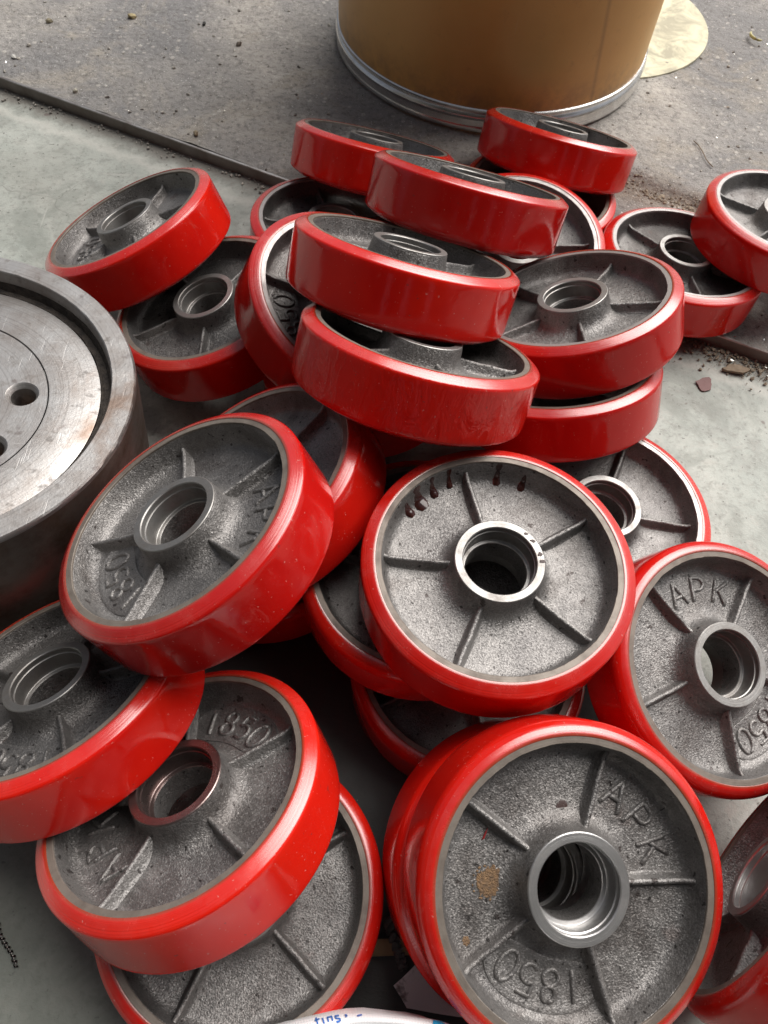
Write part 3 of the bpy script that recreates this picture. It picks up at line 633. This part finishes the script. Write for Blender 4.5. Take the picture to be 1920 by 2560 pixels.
def in_yard(i):
    while True:
        u, vv = random.uniform(-.8, 1.0), random.uniform(.006, 1.0); p = O+sx*u+sy*vv
        if (p-DC.xy.to_3d()).length > .225: return (p.x, p.y)
scatter('yard_gravel', 2600, in_yard, .0006, .0032, GRAV, yz)
def in_dirt(i):
    if i % 2 == 0:
        u = random.uniform(.22, .66); vv = STEP(u)-.006+random.gauss(0, .009); p = O+sx*u+sy*vv
    else:
        u = random.uniform(.28, .62); vv = -abs(random.gauss(0, .016))-.001; p = O+sx*u+sy*vv
    return (p.x, p.y)
DIRT = m_simple('dirt_crumbs', (.13, .095, .065), .9, 0, (500, .6, .001), (.33, .28, .21), 230)
scatter('swept_dirt', 3200, in_dirt, .0005, .0028, DIRT, lambda p: yz(p) if (Vector((p[0], p[1], 0))-O).dot(sy) > .004 else .0004)
def in_seam(i):
    u = random.uniform(-.75, .2); vv = -abs(random.gauss(0, .009))-.0008; p = O+sx*u+sy*vv; return (p.x, p.y)
scatter('seam_dirt', 700, in_seam, .0005, .0022, GRAV, lambda p: .0003)
def flakes(name, count, sampler, zof):
    bm = bmesh.new()
    for i in range(count):
        p = sampler(i); s = random.uniform(.0005, .0014); a = random.random()*6
        d, e = Vector((cos(a), sin(a), random.uniform(-.5, .5)))*s, Vector((-sin(a), cos(a), random.uniform(-.5, .5)))*s*.5
        c = Vector((p[0], p[1], zof(p)+s*.7)); up = Vector((0, 0, .00012))
        q = [c-d-e, c+d-e, c+d+e, c-d+e]; b = [bm.verts.new(x) for x in q]; t = [bm.verts.new(x+up) for x in q]
        bm.faces.new(b[::-1]); bm.faces.new(t)
        for k in range(4): bm.faces.new((b[k], b[(k+1) % 4], t[(k+1) % 4], t[k]))
    return tag(link_mesh(name, bm_mesh(name, bm), GLIT), kind='stuff')
flakes('metal_chips', 420, lambda i: in_yard(i) if i % 4 else in_dirt(1), lambda p: yz(p) if (Vector((p[0], p[1], 0))-O).dot(sy) > .004 else .0004)
def on_slab(i):
    p = (random.uniform(-.6, .7), random.uniform(-.3, .9))
    return p if p[1] < STRIP(p[0])-.01 else (p[0], STRIP(p[0])-.02-random.random()*.3)
scatter('floor_grit', 520, on_slab, .0003, .0011, GRAV, lambda p: .0001)

def tube(name, pts, rad, mat, seg=6, parent=None, taper=False):
    bm = bmesh.new(); rows = []
    for i, p in enumerate(pts):
        t = (pts[min(i+1, len(pts)-1)]-pts[max(i-1, 0)]).normalized(); a = t.orthogonal().normalized(); b = t.cross(a)
        r = rad*(1-.7*abs(2*i/(len(pts)-1)-1)**3) if taper else rad
        rows.append([bm.verts.new(p+a*r*cos(2*pi*k/seg)+b*r*sin(2*pi*k/seg)) for k in range(seg)])
    for a, b in zip(rows, rows[1:]):
        for k in range(seg): bm.faces.new((a[k], a[(k+1) % seg], b[(k+1) % seg], b[k]))
    bm.faces.new(rows[0]); bm.faces.new(rows[-1]); return link_mesh(name, bm_mesh(name, bm, 60), mat, parent)
# curled swarf at lower left
bm = bmesh.new(); a0, a1 = pix(-30, 2240, .0022), pix(38, 2420, .0022); ax = (a1-a0).normalized(); sd_ = Vector((-ax.y, ax.x, 0)); rows = []
for i in range(260):
    t = i/259; ph = t*2*pi*15; c = a0.lerp(a1, t)+sd_*.0012*sin(t*9); r = .0020*(.75+.35*noise.noise((t*14, 0, 3)))
    o = sd_*cos(ph)*r+Vector((0, 0, 1))*sin(ph)*r
    rows.append([bm.verts.new(c+o*.82-ax*.0006), bm.verts.new(c+o*1.08-ax*.0002), bm.verts.new(c+o*1.0+ax*.0007), bm.verts.new(c+o*.75+ax*.0003)])
for a, b in zip(rows, rows[1:]):
    for k in range(4): bm.faces.new((a[k], a[(k+1) % 4], b[(k+1) % 4], b[k]))
SWARF = m_simple('blued_swarf', (.16, .14, .13), .28, 1., None, (.05, .045, .045), 300)
tag(link_mesh('metal_swarf', bm_mesh('metal_swarf', bm, 60), SWARF), 'dark spiral of metal swarf on the concrete at lower left', 'swarf')
def chip(name, px, py, z, rx_, ry_, th, mat, rot, label, cat, seed):
    me = blob_me(name, rough_pts(0, 0, rx_, ry_, 16, .35, seed), th, dome=False)
    o = link_mesh(name, me, mat); o.location = pix(px, py, z); o.rotation_euler = (R(4), R(-5), rot); return tag(o, label, cat)
WOODM = m_simple('old_wood', (.30, .24, .17), .8, 0, (300, .5, .001), (.20, .15, .10), 120)
chip('wood_chip', 1840, 925, .002, .015, .005, .003, WOODM, -.1, 'pale wood chip in the dirt beside the steel strip at right', 'wood chip', 2.1)
chip('paint_flake', 1762, 962, .0008, .0105, .008, .0008, m_simple('dull_red_flake', (.17, .075, .07), .6, 0, (200, .5, .001)), .7, 'dull red flake lying on the bare concrete at right', 'flake', 5.3)
for i, (px, py, s, l, col) in enumerate(((330, 38, .0062, 'yellowish stone on the yard near the top left, largest of the loose stones', (.42, .34, .18)), (490, 337, .0060, 'tan stone on the yard close to the left stretch of the steel strip', (.36, .29, .19)), (122, 48, .0045, 'small buff stone farthest left on the yard', (.36, .32, .22)), (597, 108, .0050, 'pale flat stone on the yard, left of the drum', (.34, .30, .25)), (188, 226, .0040, 'small cream stone just above the left end of the steel strip', (.45, .42, .34)), (33, 138, .0045, 'whitish stone at the left edge of the yard', (.55, .54, .5)), (510, 58, .0040, 'dark stone on the yard, left of the drum', (.05, .05, .045)))):
    bm = bmesh.new(); p = pix(px, py, .016); stone_into(bm, Vector((0, 0, s*.35)), s, 3.3*i+1)
    o = link_mesh('stone', bm_mesh('stone', bm, 20), m_simple('stone_%d' % i, col, .8, 0, (400, .6, .001), tuple(c*.6 for c in col), 200)); o.location = (p.x, p.y, yz((p.x, p.y)))
    tag(o, l, 'stone')
a = pix(1893, 95, .0165); tube('peel_curl', [a+Vector((.011*cos(t), .016*sin(t), .001*t)) for t in [2.2+.22*i for i in range(13)]], .0022, m_simple('peel', (.50, .47, .22), .5), 6, None, True)
tag(bpy.data.objects['peel_curl'], 'small curled yellowish peel on the yard near the right edge', 'peel')
a = pix(1735, 355, .0155); tube('twig', [a+Vector((.012*i/5+.002*sin(i), -.0085*i+.003*cos(i*.7), .0004*(i % 2))) for i in range(7)], .0006, WOODM)
tag(bpy.data.objects['twig'], 'thin bent twig on the yard right of the tilted wheel before the drum', 'twig')

# ---------------------------------------------------------------- woven sacks, plank, rope, box at the bottom edge
n = N('woven_white'); tc = n.new('TexCoord'); v = tc.outputs['UV']
wx = n.new('TexWave', wave_type='BANDS', bands_direction='X'); wx.inputs['Scale'].default_value = 11; n.link(v, wx.inputs['Vector'])
wy = n.new('TexWave', wave_type='BANDS', bands_direction='Y'); wy.inputs['Scale'].default_value = 11; n.link(v, wy.inputs['Vector'])
hh = n.math('MAXIMUM', wx.outputs[0], wy.outputs[0]); vo2 = n.coord('Object', False)
dirt = n.ramp(n.noise(vo2, 55, 4, .6), [(.60, 0), (.75, .5)])
WOVEN = n.set(Base_Color=n.mix(dirt, (.86, .86, .87), (.62, .60, .59)), Roughness=.35, Normal=n.bump(hh, .25, .0006))
n = N('woven_dirty'); tc = n.new('TexCoord'); v = tc.outputs['UV']
wx = n.new('TexWave', wave_type='BANDS', bands_direction='X'); wx.inputs['Scale'].default_value = 8; n.link(v, wx.inputs['Vector'])
wy = n.new('TexWave', wave_type='BANDS', bands_direction='Y'); wy.inputs['Scale'].default_value = 8; n.link(v, wy.inputs['Vector'])
hh = n.math('MAXIMUM', wx.outputs[0], wy.outputs[0]); vo2 = n.coord('Object', False)
WOVEND = n.set(Base_Color=n.mix(n.ramp(n.noise(vo2, 70, 4, .65), [(.56, 0), (.66, .85)]), (.74, .71, .71), (.12, .10, .095)), Roughness=.45, Normal=n.bump(hh, .3, .0006))
def cloth(name, corners, nu, nv, amp, mat, label, cat, z0=.002, seed=0, th=.0006, zfun=None):
    a, b, c, d = [Vector(q) for q in corners]; vs, fs, uv = [], [], []
    for lay in (1, 0):
        for j in range(nv+1):
            for i in range(nu+1):
                u, t = i/nu, j/nv; p = a.lerp(b, u).lerp(d.lerp(c, u), t)
                z = z0+amp*(.5+noise.noise((p.x*45+seed, p.y*45, seed))) + (zfun(u, t) if zfun else 0)
                vs.append((p.x+.003*noise.noise((p.x*30, p.y*30, 9)), p.y, z+lay*th)); uv.append((u, t))
    m = (nu+1)*(nv+1)
    for lay in (0, 1):
        for j in range(nv):
            for i in range(nu):
                q = [lay*m+j*(nu+1)+i, lay*m+j*(nu+1)+i+1, lay*m+(j+1)*(nu+1)+i+1, lay*m+(j+1)*(nu+1)+i]; fs.append(q if lay == 0 else q[::-1])
    me = bpy.data.meshes.new(name); me.from_pydata(vs, [], fs); L = me.uv_layers.new()
    for lp in me.loops: L.data[lp.index].uv = uv[lp.vertex_index]
    finish(me, 60); return tag(link_mesh(name, me, mat), label, cat)
P = lambda x, y, z=0: pix(x, y, z)
cloth('floor_sack', [P(978, 2464), P(1050, 2390), P(1260, 2560), P(1010, 2520)], 40, 30, .004, WOVEND, 'dirty white woven sack cloth lying on the floor between the two bottom wheels', 'sack', .003, 2.)
# rolled white sack nearest the camera: hem band over a soft body
sack = bpy.data.objects.new('white_sack', None); C.objects.link(sack); sack.location = (.018, -.075, 0)
tag(sack, 'bright white woven sack with blue print at the bottom edge', 'sack')
def sack_me():
    vs, fs, uv = [], [], []; nu, rows = 72, [(.0, .001), (.5, .001), (.86, .004), (.97, .02), (1.0, .05), (1.0, .085), (.985, .106), (.95, .1175), (.93, .1195), (.90, .1185), (.86, .114), (.6, .111), (.25, .112), (.0, .112)]
    for j, (s, z) in enumerate(rows):
        for i in range(nu):
            a = 2*pi*i/nu; w_ = 1+.03*noise.noise((cos(a)*3, sin(a)*3, z*30))
            vs.append((.105*s*w_*cos(a), .064*s*w_*sin(a), z+.0025*s*noise.noise((cos(a)*4*s, sin(a)*4*s, z*60)))); uv.append((a*1.9, z*9+s*1.3))
    for j in range(len(rows)-1):
        for i in range(nu): fs.append((j*nu+i, j*nu+(i+1) % nu, (j+1)*nu+(i+1) % nu, (j+1)*nu+i))
    me = bpy.data.meshes.new('sack_body'); me.from_pydata(vs, [], fs); L = me.uv_layers.new()
    for lp in me.loops: L.data[lp.index].uv = uv[lp.vertex_index]
    return finish(me, 70)
link_mesh('sack_body', sack_me(), WOVEN, sack)
# blue print on the sack's hem: strokes lying on its skin
from mathutils.bvhtree import BVHTree
sb = bpy.data.objects['sack_body'].data; off = Vector((.018, -.075, 0)); bvh = BVHTree.FromPolygons([v.co+off for v in sb.vertices], [tuple(p.vertices) for p in sb.polygons])
PRINT = m_simple('blue_print', (.04, .16, .52), .4); CYAN = m_simple('cyan_print', (.02, .36, .66), .4)
def on_skin(px, py):
    d = pix(px, py, 0)-Vector((0, 0, .6)); h = bvh.ray_cast(Vector((0, 0, .6)), d.normalized()); return (h[0]+h[1]*(.0003 if h[1].z > 0 else -.0003)-off) if h[0] else None
def strokes(lines, wd, mat):
    bm = bmesh.new()
    for st in lines:
        prev = None
        for (x0, y0), (x1, y1) in zip(st, st[1:]):
            for k in range(7):
                t = k/6; x, y = x0+(x1-x0)*t, y0+(y1-y0)*t; L_ = math.hypot(x1-x0, y1-y0) or 1; nx, ny = -(y1-y0)/L_*wd, (x1-x0)/L_*wd
                a, b = on_skin(x+nx, y+ny), on_skin(x-nx, y-ny)
                if a is None or b is None: prev = None; continue
                cur = (bm.verts.new(a), bm.verts.new(b))
                if prev: bm.faces.new((prev[0], cur[0], cur[1], prev[1]))
                prev = cur
    me = bm_mesh('blue_print', bm, 60)
    if len(me.polygons): link_mesh('blue_print', me, mat, sack)
strokes([[(787, 2553), (799, 2548)], [(790, 2545), (795, 2562)], [(806, 2546), (811, 2560)], [(818, 2543), (822, 2556)], [(818, 2545), (829, 2542), (832, 2553)], [(848, 2540), (838, 2541), (840, 2547), (850, 2548), (851, 2553), (841, 2555)], [(862, 2538), (868, 2540), (864, 2544)], [(893, 2541), (905, 2538)]], 1.9, PRINT)
strokes([[(1086+i*5, 2546+i), (1083+i*5, 2580)] for i in range(10)], 2.8, CYAN)
# plank, rope, box
bm = bmesh.new(); bmesh.ops.create_cube(bm, size=1)
for v_ in bm.verts: v_.co = Vector((v_.co.x*.11, v_.co.y*.010, v_.co.z*.008))
bmesh.ops.bevel(bm, geom=bm.edges[:], offset=.0012, segments=2, affect='EDGES')
o = link_mesh('wood_batten', bm_mesh('wood_batten', bm), m_simple('raw_wood', (.36, .26, .14), .75, 0, (200, .4, .001), (.25, .17, .09), 60)); o.location = P(975, 2368, .0045); o.rotation_euler = (0, 0, R(2))
tag(o, 'thin wooden batten on the floor under the two bottom wheels', 'batten')
rp = [P(968, 2296, .006), P(978, 2330, .006), P(992, 2368, .012), P(1002, 2395, .006), P(1010, 2425, .004)]
pts = []
for i in range(len(rp)-1):
    for k in range(8): pts.append(rp[i].lerp(rp[i+1], k/8))
rope = bpy.data.objects.new('rag_rope', None); C.objects.link(rope)
rope.location = rp[0]; tag(rope, 'twisted grey rag rope lying over the batten between the bottom wheels', 'rope')
RAG = m_simple('grey_rag', (.16, .155, .15), .9, 0, (500, .8, .001), (.09, .085, .08), 120)
for s in (0, pi):
    q = [p-rp[0]+Vector((cos(i*.75+s), .2*sin(i*.75+s), .6*sin(i*.75+s)))*.0018 for i, p in enumerate(pts)]; tube('strand', q, .0022, RAG, 7, rope)
